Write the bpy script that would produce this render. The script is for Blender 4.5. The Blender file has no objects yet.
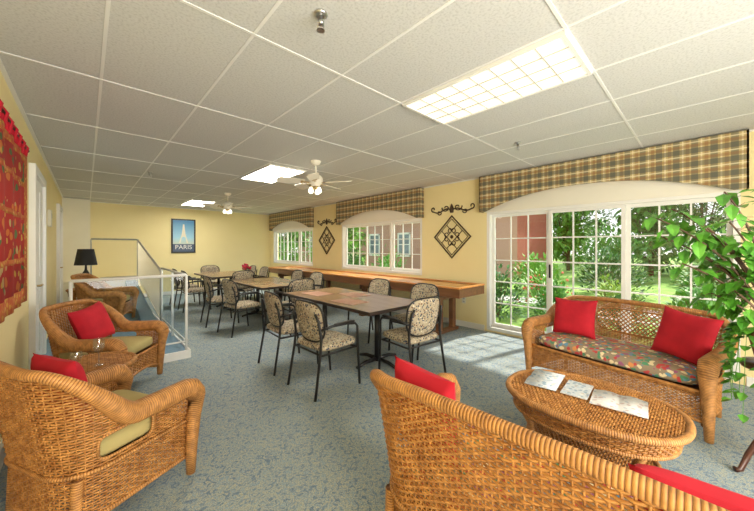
import bpy, math, random
from mathutils import Vector, Matrix, Euler
random.seed(7)
PI=math.pi
SC=bpy.context.scene
COL=SC.collection
R=math.radians
TH=R(43.2); FP=310.0; H=2.64; CH=1.44; XR=5.0; XL=-0.42; YB=11.14; YF=-2.2
# ------------------------------------------------------------------ materials
MATS={}
def newmat(name):
    m=bpy.data.materials.new(name); m.use_nodes=True
    nt=m.node_tree; b=nt.nodes['Principled BSDF']; return m,nt,b
def nd(nt,t,**kw):
    n=nt.nodes.new(t)
    for k,v in kw.items():
        if k.startswith('_'): setattr(n,k[1:],v)
        else: n.inputs[k.replace('__',' ')].default_value=v
    return n
def ramp(nt,fac,stops,interp='LINEAR'):
    r=nt.nodes.new('ShaderNodeValToRGB'); r.color_ramp.interpolation=interp
    e=r.color_ramp.elements
    while len(e)<len(stops): e.new(0.5)
    for i,(p,c) in enumerate(stops):
        e[i].position=p; e[i].color=(c[0],c[1],c[2],1)
    nt.links.new(fac,r.inputs[0]); return r
def bump(nt,b,h,strength=.3,dist=.01):
    bn=nd(nt,'ShaderNodeBump',Strength=strength,Distance=dist)
    nt.links.new(h,bn.inputs['Height']); nt.links.new(bn.outputs[0],b.inputs['Normal'])
def mat(name,c1,c2=None,scale=8,rough=.6,metal=0,bmp=0,bd=.005,emit=0,coord='Object',detail=3,spec=None):
    if name in MATS: return MATS[name]
    m,nt,b=newmat(name)
    if c2 is None: c2=tuple(x*.88 for x in c1)
    tc=nt.nodes.new('ShaderNodeTexCoord')
    n=nd(nt,'ShaderNodeTexNoise',Scale=scale,Detail=detail)
    nt.links.new(tc.outputs[coord],n.inputs['Vector'])
    r=ramp(nt,n.outputs['Fac'],[(.3,c2),(.7,c1)])
    nt.links.new(r.outputs[0],b.inputs['Base Color'])
    b.inputs['Roughness'].default_value=rough; b.inputs['Metallic'].default_value=metal
    if spec is not None: b.inputs['Specular IOR Level'].default_value=spec
    if bmp: bump(nt,b,n.outputs['Fac'],bmp,bd)
    if emit:
        nt.links.new(r.outputs[0],b.inputs['Emission Color']); b.inputs['Emission Strength'].default_value=emit
    MATS[name]=m; return m
def math_n(nt,op,a,bv=None):
    n=nt.nodes.new('ShaderNodeMath'); n.operation=op
    for i,v in enumerate((a,bv)):
        if v is None: continue
        if isinstance(v,(int,float)): n.inputs[i].default_value=v
        else: nt.links.new(v,n.inputs[i])
    return n.outputs[0]
def mixc(nt,fac,a,b,mode='MIX'):
    n=nt.nodes.new('ShaderNodeMix'); n.data_type='RGBA'; n.blend_type=mode
    if isinstance(fac,(int,float)): n.inputs[0].default_value=fac
    else: nt.links.new(fac,n.inputs[0])
    for i,v in ((6,a),(7,b)):
        if isinstance(v,tuple): n.inputs[i].default_value=(v[0],v[1],v[2],1)
        else: nt.links.new(v,n.inputs[i])
    return n.outputs[2]
def carpet():
    m,nt,b=newmat('carpet'); tc=nt.nodes.new('ShaderNodeTexCoord')
    n1=nd(nt,'ShaderNodeTexNoise',Scale=20,Detail=2,Distortion=2.6); nt.links.new(tc.outputs['Object'],n1.inputs['Vector'])
    n2=nd(nt,'ShaderNodeTexNoise',Scale=1.3,Detail=2); nt.links.new(tc.outputs['Object'],n2.inputs['Vector'])
    n3=nd(nt,'ShaderNodeTexNoise',Scale=160,Detail=2); nt.links.new(tc.outputs['Object'],n3.inputs['Vector'])
    r=ramp(nt,n1.outputs['Fac'],[(.36,(.13,.20,.29)),(.43,(.22,.31,.40)),(.48,(.38,.42,.38)),(.54,(.50,.48,.34)),(.60,(.25,.34,.42)),(.72,(.33,.42,.46))])
    c=mixc(nt,math_n(nt,'MULTIPLY',n2.outputs['Fac'],.4),r.outputs[0],(.30,.38,.43))
    r3=ramp(nt,n3.outputs['Fac'],[(.3,(.65,.65,.65)),(.7,(1.3,1.3,1.3))])
    c=mixc(nt,1.0,c,r3.outputs[0],'MULTIPLY')
    nt.links.new(c,b.inputs['Base Color']); b.inputs['Roughness'].default_value=.95
    bump(nt,b,n3.outputs['Fac'],.5,.006); return m
def plaid():
    m,nt,b=newmat('plaid_fabric'); tc=nt.nodes.new('ShaderNodeTexCoord')
    sp=nt.nodes.new('ShaderNodeSeparateXYZ'); nt.links.new(tc.outputs['Object'],sp.inputs[0])
    def st(o,per,lo,hi):
        f=math_n(nt,'FRACT',math_n(nt,'MULTIPLY',o,1/per))
        return math_n(nt,'MULTIPLY',math_n(nt,'GREATER_THAN',f,lo),math_n(nt,'LESS_THAN',f,hi))
    c=(.54,.42,.19)
    P=.145
    xy=math_n(nt,'ADD',sp.outputs[0],sp.outputs[1])
    for o in (xy,sp.outputs[2]):
        c=mixc(nt,math_n(nt,'MULTIPLY',st(o,P,.05,.42),.60),c,(.07,.085,.08))
        c=mixc(nt,math_n(nt,'MULTIPLY',st(o,P,.52,.72),.5),c,(.28,.12,.045))
        c=mixc(nt,math_n(nt,'MULTIPLY',st(o,P,.83,.92),.6),c,(.86,.77,.52))
    nt.links.new(c,b.inputs['Base Color']); b.inputs['Roughness'].default_value=.9
    return m
def ceil_tile():
    m,nt,b=newmat('ceiling_tile'); tc=nt.nodes.new('ShaderNodeTexCoord')
    n=nd(nt,'ShaderNodeTexNoise',Scale=75,Detail=4); nt.links.new(tc.outputs['Object'],n.inputs['Vector'])
    r=ramp(nt,n.outputs['Fac'],[(.35,(.53,.53,.515)),(.5,(.625,.625,.61)),(.7,(.655,.655,.64))])
    nt.links.new(r.outputs[0],b.inputs['Base Color'])
    b.inputs['Roughness'].default_value=.95; return m
def vor_fabric(name,stops,scale,base,mixf=.75,dist=0.0,thr=None):
    m,nt,b=newmat(name); tc=nt.nodes.new('ShaderNodeTexCoord')
    nn=nd(nt,'ShaderNodeTexNoise',Scale=scale*.6,Detail=1); nt.links.new(tc.outputs['Object'],nn.inputs['Vector'])
    mp=nt.nodes.new('ShaderNodeVectorMath'); mp.operation='MULTIPLY_ADD'
    nt.links.new(nn.outputs['Color'],mp.inputs[0]); mp.inputs[1].default_value=(dist,)*3; nt.links.new(tc.outputs['Object'],mp.inputs[2])
    v=nd(nt,'ShaderNodeTexVoronoi',Scale=scale); nt.links.new(mp.outputs[0],v.inputs['Vector'])
    sp=nt.nodes.new('ShaderNodeSeparateColor'); nt.links.new(v.outputs['Color'],sp.inputs[0])
    r=ramp(nt,sp.outputs[0],stops,'CONSTANT')
    f=math_n(nt,'LESS_THAN',v.outputs['Distance'],thr or (.42 if dist else .36))
    c=mixc(nt,math_n(nt,'MULTIPLY',f,mixf),base,r.outputs[0])
    nt.links.new(c,b.inputs['Base Color']); b.inputs['Roughness'].default_value=.85; return m
def wave_mat(name,c1,c2,freq,axis='UVX',rough=.55,bs=.6,bd=.004):
    m,nt,b=newmat(name); tc=nt.nodes.new('ShaderNodeTexCoord')
    sp=nt.nodes.new('ShaderNodeSeparateXYZ'); nt.links.new(tc.outputs['UV' if axis.startswith('UV') else 'Object'],sp.inputs[0])
    o=sp.outputs[{'UVX':0,'UVY':1,'X':0,'Y':1,'Z':2}[axis]]
    s=math_n(nt,'ABSOLUTE',math_n(nt,'SINE',math_n(nt,'MULTIPLY',o,PI*freq)))
    n=nd(nt,'ShaderNodeTexNoise',Scale=25,Detail=3); nt.links.new(tc.outputs['Object'],n.inputs['Vector'])
    r=ramp(nt,s,[(0,c2),(.6,c1)])
    r2=ramp(nt,n.outputs['Fac'],[(.3,(.65,.62,.6)),(.7,(1.2,1.2,1.2))])
    nt.links.new(mixc(nt,1,r.outputs[0],r2.outputs[0],'MULTIPLY'),b.inputs['Base Color'])
    b.inputs['Roughness'].default_value=rough; bump(nt,b,s,bs,bd); return m
def glassmat(name,gl=.06,tint=(1,1,1),kind='ShaderNodeBsdfGlossy'):
    m=bpy.data.materials.new(name); m.use_nodes=True; nt=m.node_tree; nt.nodes.clear()
    o=nt.nodes.new('ShaderNodeOutputMaterial'); t=nt.nodes.new('ShaderNodeBsdfTransparent'); t.inputs[0].default_value=(*tint,1)
    g=nt.nodes.new(kind)
    if kind=='ShaderNodeBsdfGlossy': g.inputs['Roughness'].default_value=.02
    else: g.inputs[0].default_value=(.95,.90,.76,1)
    mx=nt.nodes.new('ShaderNodeMixShader'); mx.inputs[0].default_value=gl
    nt.links.new(t.outputs[0],mx.inputs[1]); nt.links.new(g.outputs[0],mx.inputs[2]); nt.links.new(mx.outputs[0],o.inputs[0]); return m
def wood(name,c1,c2,rough=.4,stretch=(3,.3,3),sc=6):
    m,nt,b=newmat(name); tc=nt.nodes.new('ShaderNodeTexCoord')
    mp=nt.nodes.new('ShaderNodeMapping'); mp.inputs['Scale'].default_value=stretch
    nt.links.new(tc.outputs['Object'],mp.inputs[0])
    n=nd(nt,'ShaderNodeTexNoise',Scale=sc,Detail=5,Distortion=.6); nt.links.new(mp.outputs[0],n.inputs['Vector'])
    r=ramp(nt,n.outputs['Fac'],[(.3,c2),(.7,c1)]); nt.links.new(r.outputs[0],b.inputs['Base Color'])
    b.inputs['Roughness'].default_value=rough; return m
def blockwall(name,c1,c2):
    m,nt,b=newmat(name); tc=nt.nodes.new('ShaderNodeTexCoord')
    n=nd(nt,'ShaderNodeTexNoise',Scale=1.2,Detail=3); nt.links.new(tc.outputs['Object'],n.inputs['Vector'])
    r=ramp(nt,n.outputs['Fac'],[(.3,c2),(.7,c1)]); nt.links.new(r.outputs[0],b.inputs['Base Color'])
    n2=nd(nt,'ShaderNodeTexNoise',Scale=90,Detail=3); nt.links.new(tc.outputs['Object'],n2.inputs['Vector'])
    b.inputs['Roughness'].default_value=.8; bump(nt,b,n2.outputs['Fac'],.15,.003); return m
M=dict(
 carpet=carpet(), plaid=plaid(), tile=ceil_tile(),
 wall=blockwall('wall_paint',(.94,.81,.44),(.90,.76,.39)),
 white=mat('white_paint',(.88,.87,.83),(.84,.83,.79),3,.45),
 grid=mat('ceiling_grid_metal',(.84,.84,.82),(.81,.81,.79),3,.4),
 wicker=mat('wicker_strand',(.62,.29,.08),(.30,.11,.024),26,.42,bmp=.2),
 wrap=wave_mat('wicker_wrap',(.58,.27,.078),(.20,.075,.018),85),
 dwick=mat('wicker_under',(.16,.07,.025),(.10,.04,.014),20,.7),
 red=mat('red_cushion_cloth',(.62,.012,.03),(.46,.006,.02),6,.85,bmp=.1),
 tan=mat('olive_cushion_cloth',(.52,.43,.18),(.44,.36,.14),6,.9,bmp=.1),
 black=mat('black_metal',(.018,.016,.016),(.01,.01,.01),6,.35),
 steel=mat('brushed_steel',(.6,.6,.6),(.5,.5,.5),20,.3,1),
 brass=mat('antique_brass',(.55,.42,.2),(.4,.3,.14),10,.3,.8),
 iron=mat('dark_wrought_iron',(.10,.06,.035),(.06,.035,.02),20,.5,.5),
 top=wood('laminate_top',(.36,.225,.13),(.28,.17,.09),.25,(2,.3,2),5),
 edge=mat('dark_edge',(.05,.03,.022),(.03,.02,.015),8,.4),
 glow=mat('light_diffuser_near',(1,.96,.86),(1,.90,.74),14,.4,emit=.75),
 glow2=mat('light_diffuser_far',(1,.97,.88),(1,.95,.84),2,.4,emit=26),
 louv=mat('louver_lattice',(.66,.64,.57),(.62,.60,.53),5,.4),
 bulb=mat('frosted_globe',(1,.93,.78),(1,.9,.74),2,.3,emit=3),
 blade=mat('fan_blade',(.90,.86,.74),(.85,.80,.68),5,.4),
 shuf=wood('maple_board',(.88,.44,.13),(.76,.34,.09),.2,(3,.3,3),5),
 shufd=wood('walnut_rail',(.22,.095,.04),(.14,.055,.022),.35,(3,.3,3),6),
 orange=wood('orange_trim',(.80,.35,.09),(.66,.26,.06),.3,(3,.3,3),6),
 glass=glassmat('window_glass',.04), cup=glassmat('cup_glass',.25,(.93,.96,.97)), clear=glassmat('clear_panel',.02,(.94,.97,.99)),
 frost=glassmat('frosted_panel',.5,(1,1,1),'ShaderNodeBsdfTranslucent'),
 uph=vor_fabric('chair_upholstery',[(0,(.03,.04,.08)),(.4,(.18,.09,.05)),(.65,(.07,.10,.10)),(.85,(.70,.62,.48))],44,(.46,.38,.26),.95,.02),
 floral=vor_fabric('floral_seat_cloth',[(0,(.60,.06,.06)),(.2,(.08,.30,.16)),(.4,(.86,.72,.44)),(.6,(.36,.10,.22)),(.72,(.74,.30,.09)),(.86,(.12,.30,.46))],26,(.34,.26,.17),.95,.06,.5),
 tap=vor_fabric('tapestry_cloth',[(0,(.66,.40,.06)),(.3,(.40,.02,.02)),(.55,(.07,.18,.05)),(.7,(.68,.20,.03)),(.88,(.60,.46,.18))],12,(.48,.02,.015),.92,.10),
 tapb=vor_fabric('tapestry_border_cloth',[(0,(.62,.32,.05)),(.5,(.48,.07,.02)),(.75,(.66,.45,.1))],24,(.54,.14,.03),.9,.03),
 blue=mat('blue_carpet',(.26,.39,.50),(.20,.32,.43),30,.9,bmp=.2),
 gray=mat('grey_metal',(.48,.47,.43),(.42,.41,.38),8,.4,.1),
 pale=mat('pale_panel',(.90,.85,.68),(.86,.81,.64),3,.5),
 bead=mat('arch_panel_paint',(.90,.86,.74),(.87,.83,.71),2,.5),
 grass=mat('lawn_grass',(.34,.54,.11),(.20,.38,.06),3,.9,bmp=.4,bd=.03,detail=6),
 path=mat('path_concrete',(.66,.62,.56),(.56,.53,.48),4,.9),
 leaf=mat('leaf_green',(.15,.39,.05),(.06,.21,.03),9,.5),
 leafb=mat('leaf_bright',(.26,.52,.07),(.12,.33,.04),12,.4),
 leafp=mat('leaf_houseplant',(.15,.42,.045),(.055,.23,.02),14,.35),
 leafy=mat('leaf_yellowgreen',(.42,.56,.13),(.22,.39,.07),9,.5),
 leafd=mat('leaf_dark',(.08,.23,.05),(.03,.115,.02),9,.5),
 bark=mat('bark',(.22,.14,.09),(.10,.06,.04),10,.9,bmp=.5,bd=.02),
 bloom=mat('orange_blossom',(.85,.28,.12),(.85,.12,.15),6,.6),
 bloomw=mat('white_blossom',(.9,.86,.8),(.85,.6,.6),6,.6),
 brick=None, roof=mat('roof_shingle',(.30,.20,.17),(.2,.14,.12),12,.9),
 pane=mat('dark_window_pane',(.12,.17,.2),(.3,.36,.4),2,.1),
 pot=mat('terracotta_pot',(.35,.13,.06),(.27,.1,.05),10,.7),
 soil=mat('soil',(.05,.03,.02),(.03,.02,.01),30,.9),
 stand=mat('mahogany_stand',(.10,.035,.02),(.06,.02,.012),8,.3),
 paper=mat('paper',(.85,.83,.78),(.7,.74,.76),25,.5),
 pblue=vor_fabric('printed_blue',[(0,(.24,.36,.48)),(.3,(.52,.62,.70)),(.55,(.80,.79,.75)),(.75,(.45,.44,.43)),(.88,(.6,.52,.46))],36,(.64,.68,.71),.8,.02,.45),
 ppink=vor_fabric('printed_pink',[(0,(.50,.36,.32)),(.3,(.75,.70,.64)),(.6,(.42,.47,.54)),(.8,(.8,.78,.74))],36,(.70,.68,.66),.8,.02,.42),
 pmat=mat('placemat_red',(.50,.22,.15),(.55,.35,.25),12,.5),
 psky=None, pink=mat('flower_red',(.75,.03,.05),(.6,.02,.1),20,.6),
 shade=mat('black_shade',(.02,.02,.02),(.015,.015,.015),8,.7),
 plate=mat('ivory_plate',(.8,.76,.6),(.76,.72,.56),5,.4),
)
def brickm():
    m,nt,b=newmat('brick_wall'); tc=nt.nodes.new('ShaderNodeTexCoord')
    mp=nt.nodes.new('ShaderNodeMapping'); mp.inputs['Rotation'].default_value=(PI/2,0,PI/2); nt.links.new(tc.outputs['Object'],mp.inputs[0])
    t=nt.nodes.new('ShaderNodeTexBrick'); nt.links.new(mp.outputs[0],t.inputs[0])
    t.inputs['Color1'].default_value=(.55,.12,.07,1); t.inputs['Color2'].default_value=(.47,.09,.05,1); t.inputs['Mortar'].default_value=(.5,.28,.22,1)
    t.inputs['Scale'].default_value=4; nt.links.new(t.outputs[0],b.inputs['Base Color']); b.inputs['Roughness'].default_value=.9; return m
M['brick']=brickm()
def skym():
    m,nt,b=newmat('poster_sky'); tc=nt.nodes.new('ShaderNodeTexCoord')
    sp=nt.nodes.new('ShaderNodeSeparateXYZ'); nt.links.new(tc.outputs['Object'],sp.inputs[0])
    r=ramp(nt,math_n(nt,'ADD',math_n(nt,'MULTIPLY',sp.outputs[2],1.0),.5),[(.1,(.75,.68,.42)),(.45,(.35,.62,.75)),(.95,(.06,.25,.5))])
    nt.links.new(r.outputs[0],b.inputs['Base Color']); b.inputs['Roughness'].default_value=.35; return m
M['psky']=skym()
# ------------------------------------------------------------------ mesh builder
class MB:
    def __init__(s): s.v=[]; s.f=[]; s.uv=[]; s.hasuv=False
    def add(s,vs,fs,uvs=None):
        o=len(s.v); s.v.extend([tuple(p) for p in vs]); s.f.extend([tuple(i+o for i in f) for f in fs])
        if uvs: s.uv.extend(uvs); s.hasuv=True
        else: s.uv.extend([(0,0)]*len(vs))
    def box(s,x0,x1,y0,y1,z0,z1,mt=None):
        vs=[(x,y,z) for x in (x0,x1) for y in (y0,y1) for z in (z0,z1)]
        if mt: vs=[mt@Vector(p) for p in vs]
        s.add(vs,[(0,1,3,2),(4,6,7,5),(0,4,5,1),(2,3,7,6),(0,2,6,4),(1,5,7,3)])
    def tube(s,pts,r,n=8,closed=False,caps=True,flat=1.0):
        pts=[Vector(p) for p in pts]; m=len(pts)
        rs=r if isinstance(r,(list,tuple)) else [r]*m
        T=[]
        for i in range(m):
            if closed: t=pts[(i+1)%m]-pts[i-1]
            else: t=pts[min(i+1,m-1)]-pts[max(i-1,0)]
            T.append(t.normalized() if t.length>1e-9 else Vector((0,0,1)))
        up=Vector((0,0,1)) if abs(T[0].z)<.9 else Vector((1,0,0))
        u=(up-T[0]*up.dot(T[0])).normalized(); vs=[];uv=[]; L=0
        for i in range(m):
            u=(u-T[i]*u.dot(T[i])); u=u.normalized() if u.length>1e-6 else T[i].orthogonal().normalized()
            w=T[i].cross(u)
            if i: L+=(pts[i]-pts[i-1]).length
            for k in range(n):
                a=2*PI*k/n; vs.append(pts[i]+(u*math.cos(a)*flat+w*math.sin(a))*rs[i]); uv.append((L,k/n))
        fs=[]
        for i in range(m if closed else m-1):
            j=(i+1)%m
            for k in range(n):
                k2=(k+1)%n; fs.append((i*n+k,i*n+k2,j*n+k2,j*n+k))
        if not closed and caps:
            fs.append(tuple(range(n))[::-1]); fs.append(tuple((m-1)*n+k for k in range(n)))
        s.add(vs,fs,uv)
    def lathe(s,prof,n=24,c=(0,0,0),sx=1,sy=1,caps=True):
        vs=[];fs=[]
        for (r,z) in prof:
            for k in range(n):
                a=2*PI*k/n; vs.append((c[0]+r*sx*math.cos(a),c[1]+r*sy*math.sin(a),c[2]+z))
        for i in range(len(prof)-1):
            for k in range(n):
                k2=(k+1)%n; fs.append((i*n+k,i*n+k2,(i+1)*n+k2,(i+1)*n+k))
        if caps:
            fs.append(tuple(range(n))[::-1]); fs.append(tuple((len(prof)-1)*n+k for k in range(n)))
        s.add(vs,fs)
    def sbox(s,c,size,e=.3,n=20,mt=None,e2=None):
        e2=e if e2 is None else e2
        def p(x,q): return math.copysign(abs(x)**q,x)
        vs=[];fs=[]
        for i in range(n+1):
            la=-PI/2+PI*i/n
            for k in range(2*n):
                lo=2*PI*k/(2*n)
                v=Vector((size[0]/2*p(math.cos(la),e2)*p(math.cos(lo),e),size[1]/2*p(math.cos(la),e2)*p(math.sin(lo),e),size[2]/2*p(math.sin(la),e2)))
                v+=Vector(c)
                if mt: v=mt@v
                vs.append(v)
        for i in range(n):
            for k in range(2*n):
                k2=(k+1)%(2*n); fs.append((i*2*n+k,i*2*n+k2,(i+1)*2*n+k2,(i+1)*2*n+k))
        s.add(vs,fs)
    def prism(s,poly,axis,a,b):
        n=len(poly)
        def P(q,t): return {'x':(t,q[0],q[1]),'y':(q[0],t,q[1]),'z':(q[0],q[1],t)}[axis]
        vs=[P(q,a) for q in poly]+[P(q,b) for q in poly]
        fs=[tuple(range(n)),tuple(range(n,2*n))[::-1]]+[(i,(i+1)%n,n+(i+1)%n,n+i) for i in range(n)]
        s.add(vs,fs)
    def leaf(s,p,d,L,w,up=Vector((0,0,1))):
        d=d.normalized(); sd=d.cross(up)
        if sd.length<.05: sd=d.orthogonal()
        sd.normalize(); nn=sd.cross(d)
        vs=[p,p+d*L*.35+sd*w*.5+nn*w*.12,p+d*L*.75+sd*w*.3-nn*L*.03,p+d*L-nn*L*.12,p+d*L*.75-sd*w*.3-nn*L*.03,p+d*L*.35-sd*w*.5+nn*w*.12,p+d*L*.4]
        s.add(vs,[(0,1,6),(1,2,6),(2,3,6),(3,4,6),(4,5,6),(5,0,6)])
    def build(s,name,m,parent=None,smooth=False,bevel=0):
        me=bpy.data.meshes.new(name); me.from_pydata(s.v,[],s.f); me.update()
        if s.hasuv:
            uvl=me.uv_layers.new(name='UVMap')
            li=[0]*len(me.loops); me.loops.foreach_get('vertex_index',li)
            flat=[]
            for i in li: flat.extend(s.uv[i])
            uvl.data.foreach_set('uv',flat)
        import bmesh
        bm=bmesh.new(); bm.from_mesh(me); bmesh.ops.recalc_face_normals(bm,faces=bm.faces); bm.to_mesh(me); bm.free()
        if smooth: me.polygons.foreach_set('use_smooth',[True]*len(me.polygons))
        me.materials.append(m)
        o=bpy.data.objects.new(name,me); COL.objects.link(o)
        if parent: o.parent=parent
        if bevel:
            bv=o.modifiers.new('b','BEVEL'); bv.width=bevel; bv.segments=2; bv.limit_method='ANGLE'
        return o
def tag(o,label,cat,group=None,kind=None):
    o['label']=label; o['category']=cat
    if group: o['group']=group
    if kind: o['kind']=kind
    return o
def empty(name,loc=(0,0,0),rz=0):
    o=bpy.data.objects.new(name,None); COL.objects.link(o); o.location=loc; o.rotation_euler=(0,0,rz); o.empty_display_size=.1
    return o
def struct(o,label=None,cat=None):
    o['kind']='structure'
    if label: o['label']=label
    if cat: o['category']=cat
    return o
def kids(o): return [c for c in bpy.data.objects if c.parent==o]
def copy_tree(o,parent=None):
    c=o.copy(); COL.objects.link(c)
    if parent: c.parent=parent
    for ch in kids(o): copy_tree(ch,c)
    return c
def simple_box(name,m,*b,parent=None,bevel=0):
    q=MB(); q.box(*b); return q.build(name,m,parent,bevel=bevel)
# ------------------------------------------------------------------ room shell
struct(simple_box('floor',M['carpet'],XL-.15,XR+.15,YF,YB+.15,-.12,0),'blue grey and tan patterned carpet floor of the lounge','floor')
struct(simple_box('ceiling',M['tile'],XL-.15,XR+.15,YF,YB+.15,H,H+.1),'speckled acoustic tile drop ceiling','ceiling')
g=MB()
x=.08-.61
while x<XR:
    if x>XL: g.box(x-.009,x+.009,YF,YB,H-.003,H)
    x+=.61
y=.53-1.22*2
while y<YB:
    if y>YF: g.box(XL,XR,y-.009,y+.009,H-.004,H)
    y+=1.22
g.box(XL,XL+.025,YF,YB,H-.012,H); g.box(XR-.025,XR,YF,YB,H-.012,H); g.box(XL,XR,YB-.025,YB,H-.012,H)
struct(g.build('trim_1',M['grid']),'white metal grid between the ceiling tiles','ceiling grid')
struct(simple_box('wall_left',M['wall'],XL-.15,XL,YF,YB+.15,0,H),'cream yellow left wall','wall')
struct(simple_box('wall_back',M['wall'],XL,XR,YB,YB+.15,0,H),'cream yellow far wall with the framed poster','wall')
struct(simple_box('wall_front',M['wall'],XL-.15,XR+.15,YF-.15,YF,0,H),'cream wall behind the viewer','wall')
WIN=[(-.24,2.58,.03,2.04),(3.98,6.70,.86,2.04),(8.15,10.85,.86,2.04)]
w=MB(); yy=YF
for (a,b,z0,z1) in WIN:
    w.box(XR,XR+.2,yy,a,0,H); w.box(XR,XR+.2,a,b,z1,H)
    if z0>.1: w.box(XR,XR+.2,a,b,0,z0)
    else: w.box(XR,XR+.2,a,b,-.02,z0)
    yy=b
w.box(XR,XR+.2,yy,YB+.15,0,H)
struct(w.build('wall_right',M['wall']),'cream yellow window wall on the right','wall')
b=MB(); b.box(XR-.015,XR,2.62,YB,0,.10); b.box(XR-.015,XR,YF,-.28,0,.10); struct(b.build('baseboard_right',M['white']))
b=MB(); b.box(XL+.02,XR-.02,YB-.015,YB,0,.10); struct(b.build('baseboard_back',M['white']))
b=MB(); b.box(XL,XL+.02,YF,4.6,0,.12); struct(b.build('baseboard_left',M['white']))
for i,(a,bb,z0,z1) in enumerate(WIN):
    W=empty('window_%d'%(i+1),(XR,(a+bb)/2,z0)); 
    struct(W,['wide white sliding patio window behind the wicker loveseat','white framed window in the middle of the window wall','white framed window nearest the far corner'][i],'window')
    hw=(bb-a)/2; hh=z1-z0; fr=MB(); t=.05
    fr.box(0.0,.15,-hw,-hw+t,0,hh); fr.box(0.0,.15,hw-t,hw,0,hh); fr.box(0.0,.15,-hw+t,hw-t,hh-t,hh); fr.box(0.0,.15,-hw+t,hw-t,0,t)
    fr.build('window_frame',M['white'],W)
    n=3; pw=(2*hw-2*t)/n
    for k in range(n):
        y0=-hw+t+k*pw; y1=y0+pw; xo=.05 if k==1 else .09; s=.045
        q=MB(); q.box(xo,xo+.035,y0,y0+s,t,hh-t); q.box(xo,xo+.035,y1-s,y1,t,hh-t); q.box(xo,xo+.035,y0+s,y1-s,t,t+s+.02); q.box(xo,xo+.035,y0+s,y1-s,hh-t-s,hh-t)
        q.build('sash',M['white'],W)
        mm=MB(); nc=3; nr=5 if hh>1.5 else 3
        for c in range(1,nc): yc=y0+s+(pw-2*s)*c/nc; mm.box(xo+.006,xo+.026,yc-.009,yc+.009,t+s,hh-t-s)
        for r_ in range(1,nr): zc=t+s+(hh-2*t-2*s)*r_/nr; mm.box(xo+.0065,xo+.0255,y0+s,y1-s,zc-.009,zc+.009)
        mm.build('muntin_grid',M['white'],W)
        gq=MB(); gq.box(xo+.015,xo+.018,y0+s-.01,y1-s+.01,t+s-.01,hh-t-s+.01); gq.build('glass_pane',M['glass'],W)
    if i==0:
        h=MB(); h.box(.02,.05,-hw+t+2*pw-.03,-hw+t+2*pw-.01,.95,1.15); h.build('handle',M['black'],W)
    q=MB(); q.box(XR-.03,XR,a-.02,bb+.02,z1-.01,2.5)
    struct(q.build('trim_%d'%(i+2),M['bead']),'cream panel strip above window','trim')
    V=MB(); ya=a-.05; yb=bb+.07; zt=H-.015; ze=2.03; c=(ya+yb)/2; hwv=(yb-ya)/2-.10
    pts=[]
    for k in range(41):
        u=-1+2*k/40; pts.append((c+u*hwv,ze+.26*(1-abs(u)**2.2)))
    ys=[ya]+[p[0] for p in pts]+[yb]; zs=[ze]+[p[1] for p in pts]+[ze]
    for xx in (XR-.13,XR-.11):
        vs=[];fs=[]
        for yq,zq in zip(ys,zs): vs+= [(xx,yq,zq),(xx,yq,zt)]
        for k in range(len(ys)-1): fs.append((2*k,2*k+2,2*k+3,2*k+1))
        V.add(vs,fs)
    vs=[];fs=[]
    for yq,zq in zip(ys,zs): vs+=[(XR-.13,yq,zq),(XR-.11,yq,zq)]
    for k in range(len(ys)-1): fs.append((2*k,2*k+1,2*k+3,2*k+2))
    V.add(vs,fs)
    V.box(XR-.13,XR-.001,ya-.001,ya+.015,ze,zt); V.box(XR-.13,XR-.001,yb-.015,yb+.001,ze,zt); V.box(XR-.13,XR-.001,ya,yb,zt,zt+.004)
    tag(V.build('valance',M['plaid']),['plaid arched valance above the big patio window nearest the viewer','plaid arched valance above the middle window','small far plaid valance above the window by the far corner'][i],'valance','plaid window valances')
for i,(y0,y1,zb,zt) in enumerate([(4.75,5.75,.08,2.2),(8.75,9.7,.08,2.2)]):
    D=empty('door_%d'%(i+1),(XL,(y0+y1)/2,zb)); struct(D,['white panelled door in the left wall behind the railing','second white door farther along the left wall'][i],'door')
    hw=(y1-y0)/2; hh=zt-zb
    q=MB(); q.box(0,.05,-hw-.09,-hw,0,hh+.09); q.box(0,.05,hw,hw+.09,0,hh+.09); q.box(0,.05,-hw,hw,hh,hh+.09); q.build('door_frame',M['white'],D,bevel=.004)
    q=MB(); q.box(0.001,.02,-hw,hw,0,hh)
    for (a,b_) in ((.15,.9),(1.02,hh-.12)):
        for s in (-1,1):
            cy=s*hw*.48; q.box(.02,.03,cy-.15,cy+.15,a,b_)
    q.build('door_panel',M['white'],D,bevel=.003)
    q=MB(); q.tube([(.02,-hw+.08,.95),(.07,-hw+.08,.95),(.075,-hw+.2,.95)],.011,8); q.build('door_handle',M['brass'],D,True)
# platform, landing, ramp
PZ=.08
q=MB(); q.box(XL,.98,4.64,9.95,0,PZ); struct(q.build('platform',M['blue']),'low blue carpeted platform along the left wall behind the railing','platform')
q=MB(); q.box(XL,.94,10.02,YB-.016,0,.6); struct(q.build('landing',M['pale']),'raised landing in the far left corner','landing')
q=MB(); q.box(XL,1.0,4.61,4.64,0,PZ+.02); q.box(.98,1.00,4.64,9.95,0,PZ+.02); struct(q.build('trim_5',M['white']))
q=MB(); vs=[(.72,6.6,PZ),(.93,6.6,PZ),(.72,9.95,.6),(.93,9.95,.6),(.72,9.95,PZ),(.93,9.95,PZ)]
q.add(vs,[(0,1,3,2),(0,2,4),(1,5,3),(2,3,5,4),(0,4,5,1)]); struct(q.build('ramp',M['blue']),'narrow blue ramp rising to the landing','ramp')
q=MB(); q.box(XL,.08,10.6,YB-.016,.6,H-.013); struct(q.build('trim_6',M['pale']),'pale boxed column in the far left corner','column')
r=empty('railing',(.985,4.7,PZ)); tag(r,'white metal guard railing enclosing the front of the blue platform','railing')
ox,oy=.985,4.7
def L(p): return (p[0]-ox,p[1]-oy,p[2]-PZ)
RX=-.12
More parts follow.
